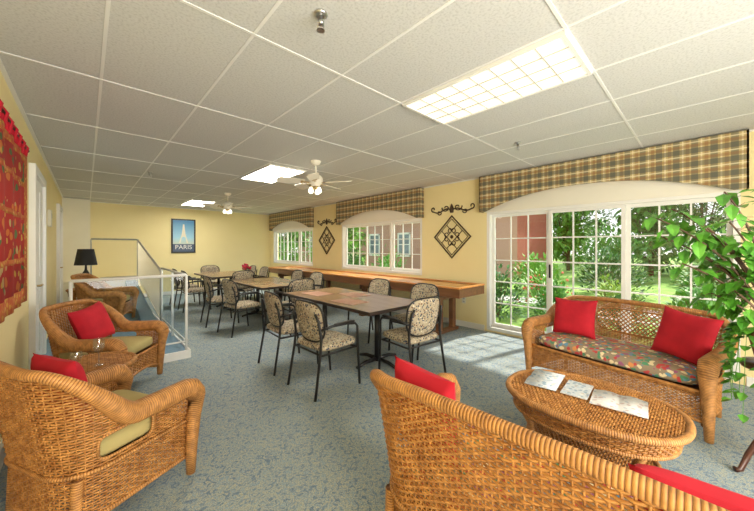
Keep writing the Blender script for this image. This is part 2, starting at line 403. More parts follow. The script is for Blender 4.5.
q=MB(); q.tube([L((RX,4.7,1.07)),L((.93,4.7,1.07)),L((.96,4.72,1.07)),L((.965,4.78,1.07)),L((.965,6.5,1.07))],.018,10); q.build('top_rail',M['white'],r,True)
q=MB(); q.tube([L((RX,4.7,.2)),L((.965,4.7,.2)),L((.965,6.5,.2))],.012,8); q.build('lower_rail',M['white'],r,True)
for (px,py) in ((.965,4.7),(RX,4.7),(.965,5.6),(.965,6.5)):
    q=MB(); q.tube([L((px,py,PZ)),L((px,py,1.07))],.016,8); q.build('post',M['white'],r,True)
for (p0,p1) in (((RX+.03,4.7),(.93,4.7)),((.965,4.74),(.965,5.57)),((.965,5.63),(.965,6.47))):
    q=MB(); dx=.003 if p0[0]==p1[0] else 0; dy=.003 if dx==0 else 0
    a=L((p0[0]-dx,p0[1]-dy,.21)); b_=L((p1[0]+dx,p1[1]+dy,1.06)); q.box(a[0],b_[0],a[1],b_[1],a[2],b_[2]); q.build('clear_panel',M['clear'],r)
r=empty('handrail',(.965,6.6,PZ)); tag(r,'pale sloped frosted panel and light rail rising to the far left corner','handrail')
ox,oy=.965,6.6
q=MB(); q.tube([L((.965,6.62,1.02)),L((.965,9.95,1.62)),L((.94,10.0,1.63)),L((.09,10.0,1.63))],.020,10); q.build('top_rail',M['gray'],r,True)
q=MB(); q.tube([L((.965,6.62,.18)),L((.965,9.95,.68)),L((.94,10.0,.70)),L((.09,10.0,.70))],.012,8); q.build('lower_rail',M['pale'],r,True)
q=MB(); q.prism([(L((0,6.66,0))[1],.10),(L((0,9.9,0))[1],.60),(L((0,9.9,0))[1],1.51),(L((0,6.66,0))[1],.91)],'x',-.003,.003); q.build('side_panel',M['frost'],r)
for (py,zb,zt) in ((6.62,PZ,1.02),(9.985,PZ,1.63)):
    q=MB(); q.tube([L((.965,py,zb)),L((.965,py,zt))],.014,8); q.build('post',M['gray'],r,True)
q=MB(); q.tube([L((.09,10.0,.70)),L((.09,10.0,1.63))],.014,8); q.build('post',M['gray'],r,True)
q=MB(); a=L((XL,9.96,PZ)); q.box(a[0],-.03,a[1]+.0,a[1]+.03,.0,.56); q.build('kick_panel',M['pale'],r)
# ------------------------------------------------------------------ ceiling lights
def ceiling_light(x0,y0,label,near=False):
    r=empty('ceiling_light',(x0+.305,y0+.61,H)); tag(r,label,'ceiling light','fluorescent ceiling lights')
    q=MB(); a,b_=.298,.603; t=.022
    for (p0,p1,p2,p3) in ((-a,-a+t,-b_,b_),(a-t,a,-b_,b_),(-a+t,a-t,-b_,-b_+t),(-a+t,a-t,b_-t,b_)): q.box(p0,p1,p2,p3,-.022,-.0001)
    q.build('frame',M['white'],r)
    q=MB(); q.box(-a+t,a-t,-b_+t,b_-t,-.010,-.001); q.build('diffuser',M['glow' if near else 'glow2'],r)
    q=MB()
    nx=4; ny=8
    for k in range(1,nx): xx=-a+t+(2*a-2*t)*k/nx; q.box(xx-.004,xx+.004,-b_+t,b_-t,-.018,-.011)
    for k in range(1,ny): yy=-b_+t+(2*b_-2*t)*k/ny; q.box(-a+t,a-t,yy-.004,yy+.004,-.0175,-.0115)
    q.build('louver',M['louv'],r)
ceiling_light(1.92,.53,'largest nearest fluorescent ceiling light panel with a louvered cover',True)
ceiling_light(1.92,4.30,'fluorescent ceiling light panel beside the nearer ceiling fan')
ceiling_light(1.92,8.9,'small far fluorescent ceiling light panel by the farther fan')
def fan(x,y,rot,label):
    r=empty('ceiling_fan',(x,y,H),rot); tag(r,label,'ceiling fan','ceiling fans')
    q=MB(); q.lathe([(.07,0),(.07,-.015),(.05,-.05),(.02,-.065)],20); q.build('canopy',M['blade'],r,True)
    q=MB(); q.lathe([(.012,-.06),(.012,-.2)],12); q.build('downrod',M['blade'],r,True)
    q=MB(); q.lathe([(.03,-.19),(.07,-.205),(.095,-.235),(.10,-.28),(.09,-.31),(.06,-.33),(.05,-.36)],28); q.build('motor_housing',M['blade'],r,True)
    for k in range(5):
        a=2*PI*k/5; mt=Matrix.Rotation(a,4,'Z')@Matrix.Translation((0,0,-.30))@Matrix.Rotation(R(16),4,'X')
        q=MB(); q.prism([(.16,-.055),(.28,-.07),(.47,-.08),(.515,-.055),(.525,0),(.515,.055),(.47,.08),(.28,.07),(.16,.055)],'z',-.004,.004)
        q.v=[tuple(mt@Vector(p)) for p in q.v]; bl=q.build('blade',M['blade'],r)
        q=MB(); q.box(.07,.21,-.014,.014,-.008,-.002); q.box(.18,.21,-.035,.035,-.009,-.004); q.v=[tuple(mt@Vector(p)) for p in q.v]; q.build('blade_arm',M['brass'],bl)
    q=MB(); q.lathe([(.045,-.35),(.06,-.37),(.055,-.39),(.02,-.40)],20); q.build('light_kit',M['brass'],r,True)
    for k in range(3):
        a=2*PI*k/3+.4; cx,cy=.068*math.cos(a),.068*math.sin(a)
        q=MB(); q.lathe([(.014,-.375),(.024,-.39),(.032,-.415),(.034,-.43),(.028,-.448),(.015,-.456)],16,(cx,cy,0)); q.build('globe',M['bulb'],r,True)
        q=MB(); q.tube([(cx*.4,cy*.4,-.378),(cx,cy,-.378)],.009,6); q.build('globe_arm',M['brass'],r)
fan(2.34,3.74,.3,'nearer ceiling fan with pale blades and small glass globes')
fan(2.30,7.3,.7,'farther ceiling fan over the distant tables')
def sprinkler(x,y,label):
    r=empty('sprinkler',(x,y,H)); tag(r,label,'sprinkler','ceiling sprinklers')
    q=MB(); q.lathe([(.035,0),(.035,-.008),(.02,-.014)],18); q.build('escutcheon',M['steel'],r,True)
    q=MB(); q.lathe([(.012,-.01),(.012,-.04),(.018,-.045),(.018,-.055),(.008,-.06)],12); q.build('nozzle',M['steel'],r,True)
    q=MB(); q.lathe([(.022,-.085),(.022,-.088)],14); q.tube([(.015,0,-.05),(.018,0,-.07),(.006,0,-.086)],.003,6); q.tube([(-.015,0,-.05),(-.018,0,-.07),(-.006,0,-.086)],.003,6); q.build('deflector',M['steel'],r)
sprinkler(.88,1.36,'metal ceiling sprinkler nearest the viewer at top of photo')
sprinkler(3.62,1.49,'metal ceiling sprinkler between the big light panel and the patio window valance')
sprinkler(.75,6.1,'small distant ceiling sprinkler near the left wall')
# ------------------------------------------------------------------ wicker
RP=.0135; SS=.025
def strip(mb,pts,rn=.0036,rz=.0058):
    n=len(pts); vs=[];fs=[]
    for (P,Nn,Z) in pts: vs+=[P+Nn*rn,P+Z*rz,P-Nn*rn,P-Z*rz]
    for i in range(n-1):
        for k in range(4):
            k2=(k+1)%4; fs.append((i*4+k,i*4+k2,(i+1)*4+k2,(i+1)*4+k))
    mb.add(vs,fs)
def weave(mb,S,s0,s1,z0,z1,mask,ss=SS,rp=RP,stake=True):
    n=int((s1-s0)/(ss/2)); row=0; z=z0
    while z<z1:
        run=[]
        for j in range(n+1):
            s=s0+(s1-s0)*j/n
            if mask(s,z):
                P,Nn,Z=S(s,z); off=(0,1,0,-1)[(j+2*row)%4]*.0048; run.append((P+Nn*off,Nn,Z))
            else:
                if len(run)>1: strip(mb,run)
                run=[]
        if len(run)>1: strip(mb,run)
        z+=rp; row+=1
    if stake:
        for j in range(1,n+1,2):
            s=s0+(s1-s0)*j/n; run=[]; zz=z0
            while zz<z1+.02:
                if mask(s,zz): run.append(S(s,zz)[0])
                else:
                    if len(run)>1: mb.tube(run,.0040,4,caps=False)
                    run=[]
                zz+=.03
            if len(run)>1: mb.tube(run,.0040,4,caps=False)
def sstep(x): x=max(0,min(1,x)); return x*x*(3-2*x)
def wicker_seat(name,Wd,D,arm,back,cush,lattice,crown=.05,armchair=False):
    root=empty(name); w=Wd/2-.05; f=D/2-.06; bk=D/2-.08; rc=.17 if armchair else .2
    l1=f+bk-rc; la=rc*PI/2; lb=2*(w-rc); tot=2*l1+2*la+lb
    def plan(s):
        if s<l1: return Vector((-w,f-s,0)),Vector((-1,0,0))
        if s<l1+la:
            a=(s-l1)/rc; return Vector((-w+rc-rc*math.cos(a),-bk+rc-rc*math.sin(a),0)),Vector((-math.cos(a),-math.sin(a),0))
        if s<l1+la+lb: return Vector((-w+rc+(s-l1-la),-bk,0)),Vector((0,-1,0))
        if s<l1+2*la+lb:
            a=(s-l1-la-lb)/rc; return Vector((w-rc+rc*math.sin(a),-bk+rc-rc*math.cos(a),0)),Vector((math.sin(a),-math.cos(a),0))
        return Vector((w,-bk+rc+(s-l1-2*la-lb),0)),Vector((1,0,0))
    def bn(s):
        s=min(s,tot-s); return sstep((s-l1+.10)/(.10+la*(.8)))
    def top(s):
        t=arm+(back-arm)*bn(s)
        u=abs(s-tot/2)/(lb/2+la)
        return t+crown*(1-min(1,u)**3)
    def off(s,z):
        k=bn(s); return (1-k)*.03*(z/.6)**2+k*.10*max(0,(z-.25)/.65)**1.2
    def S(s,z):
        p,n=plan(s); return Vector((p.x,p.y,z))+n*off(s,z),n,Vector((0,0,1))
    hr=.125; hz=.458; hv=.062; hc=l1-.065
    def hole(s,z):
        ss=min(s,tot-s)
        return abs((ss-hc)/hr)**5+abs((z-hz)/hv)**5<1
    LZ=.66 ; LH=.12; LW=lb*.36
    def lat(s,z): return lattice and ((s-tot/2)/LW)**4+((z-LZ)/LH)**4<1
    mask=lambda s,z: z<top(s)-.01 and z>.13 and not hole(s,z) and not lat(s,z)
    mb=MB(); weave(mb,S,0,tot,.135,back+crown,mask); mb.build('woven_shell',M['wicker'],root,True)
    if lattice:
        mb=MB(); step=.042; k=-40
        while k<40:
            for sg in (-1,1):
                run=[]
                for i in range(60):
                    z=LZ-LH+2*LH*i/59; s=tot/2+k*step+sg*(z-LZ)
                    if lat(s,z): P,Nn,Z=S(s,z); run.append(P+Nn*.003*sg)
                if len(run)>2: mb.tube(run,.0065,5,caps=False)
            k+=1
        run=[]
        for i in range(72):
            a=2*PI*i/72; c_,s_=math.cos(a),math.sin(a)
            s=tot/2+LW*math.copysign(abs(c_)**.5,c_); z=LZ+LH*math.copysign(abs(s_)**.5,s_); run.append(S(s,z)[0])
        mb.tube(run,.009,6,closed=True); mb.build('lattice',M['wrap'],root,True)
    mb=MB()
    for sd in (0,1):
        run=[]
        for i in range(40):
            a=2*PI*i/40; c_,s_=math.cos(a),math.sin(a)
            s=hc+hr*math.copysign(abs(c_)**.4,c_); z=hz+hv*math.copysign(abs(s_)**.4,s_)
            run.append(S(s if sd==0 else tot-s,z)[0])
        mb.tube(run,.008,6,closed=True)
    run=[S(tot*i/60,.13)[0] for i in range(61)]; mb.tube(run,.013,8)
    run=[S(tot*i/60,.36)[0]+S(tot*i/60,.36)[1]*.006 for i in range(61)]; mb.tube(run,.010,8)
    mb.build('trim_braid',M['wrap'],root,True)
    pts=[];rs=[]
    def front(sg):
        x=sg*(w+.035); a=[(x,f+.01,.03,.026),(x,f+.015,.2,.034),(x,f+.03,.38,.042),(x,f+.05,.50,.052),(x,f+.045,arm-.06,.058),(x,f+.01,arm-.01,.060)]
        return a
    A=front(-1)
    for p in A: pts.append(p[:3]); rs.append(p[3])
    n=90
    for i in range(1,n):
        s=tot*i/n; P,Nn,Z=S(s,top(s)); k=bn(s)
        pts.append(P+Nn*.01*(1-k)); rs.append(.056*(1-k)+.024*k)
    for p in reversed(front(1)): pts.append(p[:3]); rs.append(p[3])
    mb=MB(); mb.tube(pts,rs,12); mb.build('rolled_rim',M['wrap'],root,True)
    def SF(s,z): 
        u=(s-w)/w; return Vector((s-w,f+.02*(1-u*u),z)),Vector((0,1,0)),Vector((0,0,1))
    fm=lambda s,z: z>.15+.06*(1-((s-w)/w)**2)
    mb=MB(); weave(mb,SF,0,2*w,.15,.37,fm); mb.tube([SF(2*w*i/30,.15+.06*(1-((2*w*i/30-w)/w)**2))[0] for i in range(31)],.012,8); mb.tube([SF(2*w*i/30,.37)[0] for i in range(31)],.014,8)
    mb.build('front_apron',M['wicker'],root,True)
    mb=MB(); mb.box(-w+.03,w-.03,-bk+.05,f,.33,.365); mb.build('seat_deck',M['dwick'],root)
    for (x,y) in ((-w+.04,-bk+.05),(w-.04,-bk+.05)):
        mb=MB(); mb.tube([(x,y,.34),(x,y-.02,0)],[.026,.02],8); mb.build('leg',M['wrap'],root,True)
    mb=MB(); mb.sbox((0,(f-bk)/2+.01,.43),(2*w-.03,f+bk-.02,.13),.25,22,e2=.5); mb.build('seat_cushion',cush,root,True)
    return root
arm1=wicker_seat('wicker_armchair',.72,.71,.57,.83,M['tan'],False,armchair=True)
def place(o,x,y,a,z=0): o.location=(x,y,z); o.rotation_euler=(0,0,a-PI/2)
arm2=copy_tree(arm1); arm3=copy_tree(arm1)
place(arm1,.05,2.38,R(27)); tag(arm1,'wicker armchair nearest the viewer on the left, seen from behind','armchair','wicker armchairs')
place(arm2,.15,4.07,R(-36)); tag(arm2,'wicker armchair between the round side table and the white railing','armchair','wicker armchairs')
place(arm3,.25,7.2,R(-20),PZ); tag(arm3,'far wicker armchair behind the railing near the black lamp','armchair','wicker armchairs')
sofa1=wicker_seat('wicker_loveseat',1.34,.78,.62,.88,M['floral'],False,crown=.03)
sofa2=wicker_seat('wicker_loveseat',1.42,.78,.60,.81,M['floral'],True)
place(sofa1,1.30,.42,R(2)); tag(sofa1,'wicker loveseat in the right foreground seen from behind its woven back','loveseat','wicker loveseats')
place(sofa2,3.76,.60,R(168)); tag(sofa2,'wicker loveseat with floral seat cushion facing viewer before the patio window','loveseat','wicker loveseats')
def pillow(wd,ht,th,name='throw_pillow'):
    mb=MB(); n=20
    for sg in (-1,1):
        vs=[];fs=[]
        for i in range(n+1):
            for j in range(n+1):
                u=-1+2*i/n; v=-1+2*j/n
                ex=1-.10*(1-abs(v)**2)*abs(u)**3; ey=1-.10*(1-abs(u)**2)*abs(v)**3
                k=((1-u**4)*(1-v**4))**.55
                vs.append((u*wd/2*ex,sg*th/2*k,v*ht/2*ey))
        for i in range(n):
            for j in range(n):
                a=i*(n+1)+j; fs.append((a,a+1,a+n+2,a+n+1))
        mb.add(vs,fs)
    return mb.build(name,M['red'],None,True)
def putp(x,y,z,a,tilt,roll,wd,ht,label,th=.15):
    p=pillow(wd,ht,th)
    p.matrix_world=Matrix.Translation((x,y,z))@Matrix.Rotation(a-PI/2,4,'Z')@Matrix.Rotation(tilt,4,'X')@Matrix.Rotation(roll,4,'Y')
    tag(p,label,'cushion','red throw cushions'); return p
putp(3.87,.99,.68,R(168),R(14),R(3),.44,.40,'red cushion at the left end of the loveseat by the window')
putp(3.68,.13,.69,R(156),R(16),R(-7),.40,.42,'red cushion at the right end of the loveseat by the window')
putp(1.09,.85,.72,R(0),R(12),R(5),.32,.42,'red cushion peeking over the far end of the foreground loveseat',.13)
putp(1.26,-.02,.645,R(6),R(24),R(0),.38,.34,'red cushion at the bottom right corner of photo on the foreground loveseat')
putp(-.09,2.36,.68,R(27),R(12),R(0),.38,.38,'red cushion behind the back of the nearest wicker armchair',.12)
putp(.05,4.15,.68,R(-40),R(18),R(8),.38,.38,'red cushion in the wicker armchair before the white railing')
def wicker_table(name,a,b_,h,shelf,label,cat,loc,rz=0,ah=.12,pw=2.0):
    root=empty(name,loc,rz); tag(root,label,cat)
    e=2.0/pw
    def ell(t,k=1.0):
        c_,s_=math.cos(t),math.sin(t)
        return b_*k*math.copysign(abs(c_)**e,c_),a*k*math.copysign(abs(s_)**e,s_)
    mb=MB()
    def ST(s,z): return Vector((s-b_,z-a,h-.012)),Vector((0,0,1)),Vector((0,1,0))
    weave(mb,ST,0,2*b_,0,2*a,lambda s,z: abs((s-b_)/b_)**pw+abs((z-a)/a)**pw<.97)
    mb.build('woven_top',M['wicker'],root,True)
    mb=MB(); mb.prism([ell(2*PI*i/64,.98) for i in range(64)],'z',h-.035,h-.022); mb.build('top_board',M['dwick'],root)
    mb=MB(); mb.tube([(*ell(2*PI*i/80),h-.020) for i in range(80)],.021,8,closed=True)
    mb.tube([(*ell(2*PI*i/80,.91),h-ah) for i in range(80)],.012,8,closed=True); mb.build('rim_braid',M['wrap'],root,True)
    per=PI*(3*(a+b_)-math.sqrt((3*a+b_)*(a+3*b_)))*.93
    def SE(s,z):
        t=2*PI*s/per; k=.91+.07*((z-(h-ah))/(ah-.03)); x,y=ell(t,k)
        return Vector((x,y,z)),Vector((math.cos(t),math.sin(t),0)),Vector((0,0,1))
    mb=MB(); weave(mb,SE,0,per,h-ah+.003,h-.03,lambda s,z:True); mb.build('apron',M['wicker'],root,True)
    k=.66
    for sx in (-1,1):
        for sy in (-1,1):
            x,y=sx*b_*k,sy*a*k
            mb=MB(); mb.tube([(x,y,h-.03),(x*.98,y*.98,h-.13),(x*.86,y*.86,shelf+.1),(x*.84,y*.84,shelf),(x*.95,y*.95,.05),(x*1.08,y*1.08,0.0)],[.024,.022,.02,.02,.02,.022],8); mb.build('leg',M['wrap'],root,True)
    mb=MB(); sa,sb=a*.74,b_*.74
    def S2(s,z): return Vector((s-sb,z-sa,shelf)),Vector((0,0,1)),Vector((0,1,0))
    weave(mb,S2,0,2*sb,0,2*sa,lambda s,z: ((s-sb)/sb)**2+((z-sa)/sa)**2<.97)
    mb.tube([(sb*math.cos(2*PI*i/48),sa*math.sin(2*PI*i/48),shelf) for i in range(48)],.016,8,closed=True); mb.build('lower_shelf',M['wicker'],root,True)
    return root
wicker_table('coffee_table',.48,.36,.46,.14,'oval wicker coffee table between the two wicker loveseats','coffee table',(2.40,.54,0),0,.13,2.35)
wicker_table('side_table',.27,.27,.56,.2,'round wicker side table between the two nearer wicker armchairs','side table',(.02,3.20,0))
wicker_table('side_table',.26,.26,.56,.2,'far round wicker table carrying the black lamp','side table',(.0,8.25,PZ))
r=empty('table_lamp',(.0,8.25,PZ+.56)); tag(r,'table lamp with a black drum shade beyond the railing','lamp')
q=MB(); q.lathe([(.08,0),(.08,.02),(.03,.04),(.05,.12),(.07,.2),(.05,.3),(.02,.36),(.012,.5)],20); q.build('base',M['black'],r,True)
q=MB(); q.lathe([(.17,.45),(.12,.76)],28,caps=False); q.build('lamp_shade',M['shade'],r,True)
for k,(x,y,h,lb) in enumerate([(.07,3.12,.2,'tall stemmed glass on the round wicker side table'),(-.05,3.10,.13,'shorter stemmed glass on the round wicker side table')]):
    r=empty('stemmed_glass',(x,y,.556)); tag(r,lb,'glass','glasses on the side table')
    q=MB(); q.lathe([(.032,0),(.03,.004),(.005,.01),(.004,h*.45)],20); q.build('stem',M['cup'],r,True)
    q=MB(); q.lathe([(.006,h*.45),(.025,h*.52),(.035,h*.68),(.034,h*.85),(.03,h)],20,caps=False); q.build('bowl',M['cup'],r,True)
def mag(x,y,a,wd,ht,c,label,z=.4605,opened=False):
    r=empty('magazine',(x,y,z),a); tag(r,label,'magazine','magazines on the coffee table')
    if opened:
        for sg in (-1,1):
            q=MB(); vs=[];fs=[]
            for i in range(9):
                u=i/8; xx=sg*wd/2*u; zz=.012*math.sin(PI*min(1,u*1.1))*.8+.003
                vs+=[(xx,-ht/2,zz),(xx,ht/2,zz),(xx,ht/2,0),(xx,-ht/2,0)]
            for i in range(8):
                for k in range(4): k2=(k+1)%4; fs.append((i*4+k,i*4+k2,(i+1)*4+k2,(i+1)*4+k))
            q.add(vs,fs); q.build('page_spread',c,r,True)
    else:
        q=MB(); q.box(-wd/2,wd/2,-ht/2,ht/2,0,.005); q.build('pages',M['paper'],r)
        q=MB(); q.box(-wd/2,wd/2,-ht/2,ht/2,.005,.0065); q.build('cover',c,r)
mag(2.48,.82,R(6),.34,.20,M['pblue'],'open magazine lying at the window-left end of the coffee table',opened=True)
mag(2.46,.61,R(-86),.15,.26,M['pblue'],'blue printed brochure in the middle of the coffee table')
mag(2.44,.38,R(-84),.28,.25,M['ppink'],'pale open printed magazine at the right end of the coffee table',opened=True)
# ------------------------------------------------------------------ dining furniture
def dining_table(x,y,wx,wy,label):
    r=empty('dining_table',(x,y,0)); tag(r,label,'table','dining tables')
    q=MB(); q.box(-wx/2,wx/2,-wy/2,wy/2,.722,.75); q.build('tabletop',M['top'],r,bevel=.003)
    q=MB(); t=.012
    q.box(-wx/2-t,-wx/2,-wy/2-t,wy/2+t,.715,.751); q.box(wx/2,wx/2+t,-wy/2-t,wy/2+t,.715,.751); q.box(-wx/2,wx/2,-wy/2-t,-wy/2,.715,.751); q.box(-wx/2,wx/2,wy/2,wy/2+t,.715,.751)
    q.build('edge_band',M['edge'],r,bevel=.003)
    for s in (-1,1):
        yy=s*wy*.30
        p=MB(); p.tube([(0,yy,.03),(0,yy,.70)],.035,14); pd=p.build('pedestal',M['black'],r,True)
        p=MB(); p.box(-.28,.28,yy-.025,yy+.025,.70,.722); p.box(-.025,.025,yy-.28,yy+.28,.70,.722); p.build('top_plate',M['black'],pd)
        for a in range(4):
            aa=PI/2*a; dx,dy=math.cos(aa),math.sin(aa)
            p=MB(); p.tube([(0,yy,.055),(dx*.2,yy+dy*.2,.05),(dx*.33,yy+dy*.33,.018)],[.026,.022,.018],8); p.build('foot',M['black'],pd,True)
dining_table(2.65,3.40,.94,1.94,'nearest dining table with brown top and black pedestals')
dining_table(2.66,6.0,1.0,1.75,'middle dining table beyond the nearest one')
dining_table(2.60,8.5,1.0,1.6,'farthest dining table holding the red flowers')
def dining_chair():
    r=empty('dining_chair')
    q=MB(); q.sbox((0,.01,.455),(.50,.48,.085),.35,16,e2=.6); q.build('seat',M['uph'],r,True)
    mt=Matrix.Translation((0,-.235,.70))@Matrix.Rotation(R(10),4,'X')
    q=MB()
    n=24
    def P(x,e): return math.copysign(abs(x)**e,x)
    for sg in (-1,1):
        vs=[];fs=[]
        for i in range(9):
            rr=i/8
            for k in range(n*2):
                a=PI*k/n; X=.235*P(math.cos(a),.62)*rr; Z=.205*P(math.sin(a),.62)*rr*(1.0)
                Yy=sg*.028*math.sqrt(max(0,1-rr**4))
                vs.append(mt@Vector((X*(1+.06*Z/.2),Yy+.04*(X/.23)**2,Z)))
        for i in range(8):
            for k in range(2*n):
                k2=(k+1)%(2*n); fs.append((i*2*n+k,i*2*n+k2,(i+1)*2*n+k2,(i+1)*2*n+k))
        q.add(vs,fs)
    q.build('backrest',M['uph'],r,True)
    q=MB(); rim=[]
    for k in range(n*2):
        a=PI*k/n; X=.238*P(math.cos(a),.62); Z=.208*P(math.sin(a),.62); rim.append(mt@Vector((X*(1+.06*Z/.2),.04*(X/.23)**2,Z)))
    q.tube(rim,.010,6,closed=True); q.build('back_frame',M['black'],r,True)
    for s in (-1,1):
        q=MB(); q.tube([(s*.25,-.30,0),(s*.235,-.235,.40),(s*.232,-.22,.55),(s*.225,-.245,.72),(s*.20,-.27,.80)],.0135,8); q.build('rear_leg',M['black'],r,True)
        q=MB(); q.tube([(s*.255,.25,0),(s*.265,.215,.42),(s*.275,.20,.62),(s*.275,.17,.655),(s*.275,.05,.67),(s*.265,-.12,.67),(s*.235,-.225,.64)],.0135,8); q.build('front_leg',M['black'],r,True)
        q=MB(); q.sbox((s*.275,.03,.682),(.05,.26,.024),.5,10); q.build('armrest',M['black'],r,True)
    q=MB(); q.tube([(-.25,.2,.40),(.25,.2,.40),(.24,-.22,.40),(-.24,-.22,.40)],.011,6,closed=True); q.build('seat_frame',M['black'],r,True)
    return r
ch0=dining_chair(); first=[True]
def chair(x,y,a,label):
    c=ch0 if first[0] else copy_tree(ch0); first[0]=False
    place(c,x,y,R(a)); tag(c,label,'chair','patterned dining chairs')
chair(1.85,2.76,2,'patterned dining chair on the aisle side of nearest table, the closer of two')
chair(1.85,3.55,-3,'patterned dining chair on the aisle side of nearest table, the farther of two')
chair(2.66,2.28,84,'patterned dining chair at the near end of the nearest table')
chair(3.33,2.78,180,'patterned dining chair on the window side of nearest table, the closer of two')
chair(3.33,3.72,180,'patterned dining chair on the window side of nearest table, the farther of two')
chair(1.95,5.45,8,'patterned dining chair on the aisle side of middle table, the closer of two')
chair(1.88,6.35,-4,'patterned dining chair on the aisle side of middle table, the farther of two')
chair(3.30,5.6,180,'patterned dining chair on the window side of middle table, the closer of two')
chair(3.30,6.4,180,'patterned dining chair on the window side of middle table, the farther of two')
chair(2.66,4.90,90,'patterned dining chair at the near end of the middle table')
chair(1.84,8.05,0,'patterned dining chair on the aisle side of farthest table, the closer of two')
chair(1.82,8.9,0,'patterned dining chair on the aisle side of farthest table, the farther of two')
chair(2.6,9.55,-90,'patterned dining chair at the far end of the farthest table')
chair(3.25,8.1,180,'patterned dining chair on the window side of farthest table, the closer of two')
chair(3.25,8.9,180,'patterned dining chair on the window side of farthest table, the farther of two')
chair(2.6,7.4,90,'patterned dining chair at the near end of the farthest table')
for (x,y,a,lb) in ((2.43,3.1,5,'flat placemat on the near half of the nearest dining table'),(2.83,3.5,-8,'flat placemat on the window side of the nearest dining table'),(2.5,3.95,3,'flat placemat at the far end of the nearest dining table')):
    q=MB(); q.box(-.15,.15,-.21,.21,0,.003); o=q.build('placemat',M['pmat']); o.location=(x,y,.7503); o.rotation_euler=(0,0,R(a)); tag(o,lb,'placemat','placemats')
r=empty('flower_arrangement',(2.95,7.95,.7505)); tag(r,'red flower arrangement in a small vase on the farthest table','flowers')
q=MB(); q.lathe([(.04,0),(.055,.05),(.04,.11),(.045,.13)],18); q.build('vase',M['plate'],r,True)
q=MB(); q2=MB()
for k in range(40):
    a=random.uniform(0,2*PI); e=random.uniform(.1,1.4); d=Vector((math.cos(a)*math.cos(e),math.sin(a)*math.cos(e),math.sin(e)))
    p=Vector((0,0,.12))+d*random.uniform(.06,.15)
    q.sbox(p,(.05,.05,.04),1,6); q2.leaf(Vector((0,0,.12)),d+Vector((0,0,-.2)),.14,.04)
q.build('blossoms',M['pink'],r,True); q2.build('leaves',M['leaf'],r)
# shuffleboard table
r=empty('shuffleboard_table',(4.48,5.9,0)); tag(r,'long wooden shuffleboard table running under the windows','game table')
y0,y1=-3.35,3.35
q=MB(); q.box(-.27,.27,y0+.10,y1-.10,.74,.805); q.build('playing_surface',M['shuf'],r,bevel=.004)
q=MB(); q.box(-.35,.35,y0+.03,y1-.03,.70,.739); q.build('gutter_floor',M['shufd'],r)
for s in (-1,1):
    q=MB(); q.box(s*.365-.018,s*.365+.018,y0,y1,.66,.80); sr=q.build('side_rail',M['shufd'],r,bevel=.006)
    q=MB(); q.box(s*.365-.035,s*.365+.035,y0,y1,.80,.825); q.build('cap_rail',M['orange'],sr,bevel=.006)
    q=MB(); q.box(-.347,.347,(y1-.036) if s>0 else y0,y1 if s>0 else y0+.036,.66,.80); er=q.build('end_rail',M['shufd'],r,bevel=.006)
    q=MB(); q.box(-.33,.33,(y1-.05) if s>0 else y0-.006,y1+.006 if s>0 else y0+.05,.8005,.824); q.build('cap_rail',M['orange'],er,bevel=.004)
for k in range(4):
    yy=y0+.5+k*(y1-y0-1.0)/3
    q=MB(); q.box(-.30,.30,yy-.04,yy+.04,.56,.70); q.box(-.24,-.14,yy-.04,yy+.04,.04,.56); q.box(.14,.24,yy-.04,yy+.04,.04,.56); q.box(-.30,.30,yy-.06,yy+.06,0,.05); q.build('trestle_leg',M['shufd'],r,bevel=.005)
# ------------------------------------------------------------------ wall decor
def diamond(yc,zc,label):
    r=empty('diamond_wall_plaque',(XR-.012,yc,zc)); tag(r,label,'wall decor','iron diamond plaques')
    a=.39
    def poly(s,rad): 
        q=MB(); q.tube([(0,s,0),(0,0,s),(0,-s,0),(0,0,-s)],rad,4,closed=True); return q
    poly(a,.018).build('outer_frame',M['iron'],r); poly(a*.86,.008).build('inner_frame',M['iron'],r)
    q=MB(); b_=a*.86
    for k in (-.33,.33):
        for sg in (-1,1):
            q.tube([(0,(-b_/2+k*b_/2),sg*(b_/2+k*b_/2)),(0,(b_/2+k*b_/2),sg*(-b_/2+k*b_/2))],.008,6)
    q.build('lattice_bars',M['iron'],r)
    q=MB()
    for k in range(4):
        for m_ in (-1,1):
            aa=PI/2*k; pts=[]
            for i in range(16):
                t=i/15; rr=.09*(1-t*.8); ph=t*4.2
                u=.10+rr*math.sin(ph)*.9; v=m_*(.0+.055*(1-math.cos(ph))*(1-t*.4))
                pts.append((0,u*math.cos(aa)-v*math.sin(aa),u*math.sin(aa)+v*math.cos(aa)))
            q.tube(pts,.008,5)
    q.sbox((0,0,0),(.02,.07,.07),1,8)
    q.build('scrollwork',M['iron'],r)
def scroll(yc,zc,label):
    r=empty('scroll_wall_ornament',(XR-.012,yc,zc)); tag(r,label,'wall decor','iron scroll ornaments')
    for s in (-1,1):
        q=MB(); pts=[]
        for i in range(14): t=i/13; pts.append((0,s*.42*t,.03*math.sin(t*PI*2)+.0))
        for i in range(14): t=i/13; a=-PI/2+t*5.2; rr=.05*(1-.6*t); pts.append((0,s*(.42+rr*math.cos(a)*1),.045+rr*math.sin(a)))
        q.tube(pts,.012,6)
        pts=[]
        for i in range(22): t=i/21; a=t*6.5; rr=.02+.07*t; pts.append((0,s*(.13+rr*math.cos(a)),.05+rr*math.sin(a)*.8))
        q.tube(pts,.010,6); 
        pts=[]
        for i in range(18): t=i/17; a=PI+t*5.5; rr=.05*(1-.6*t); pts.append((0,s*(.28+rr*math.cos(a)),-.03+rr*math.sin(a)))
        q.tube(pts,.009,6)
        q.build('scroll',M['iron'],r,True)
    q=MB(); q.prism([(-.03,-.05),(.03,-.05),(.045,.03),(0,.12),(-.045,.03)],'x',-.008,.008); q.build('centre_leaf',M['iron'],r)
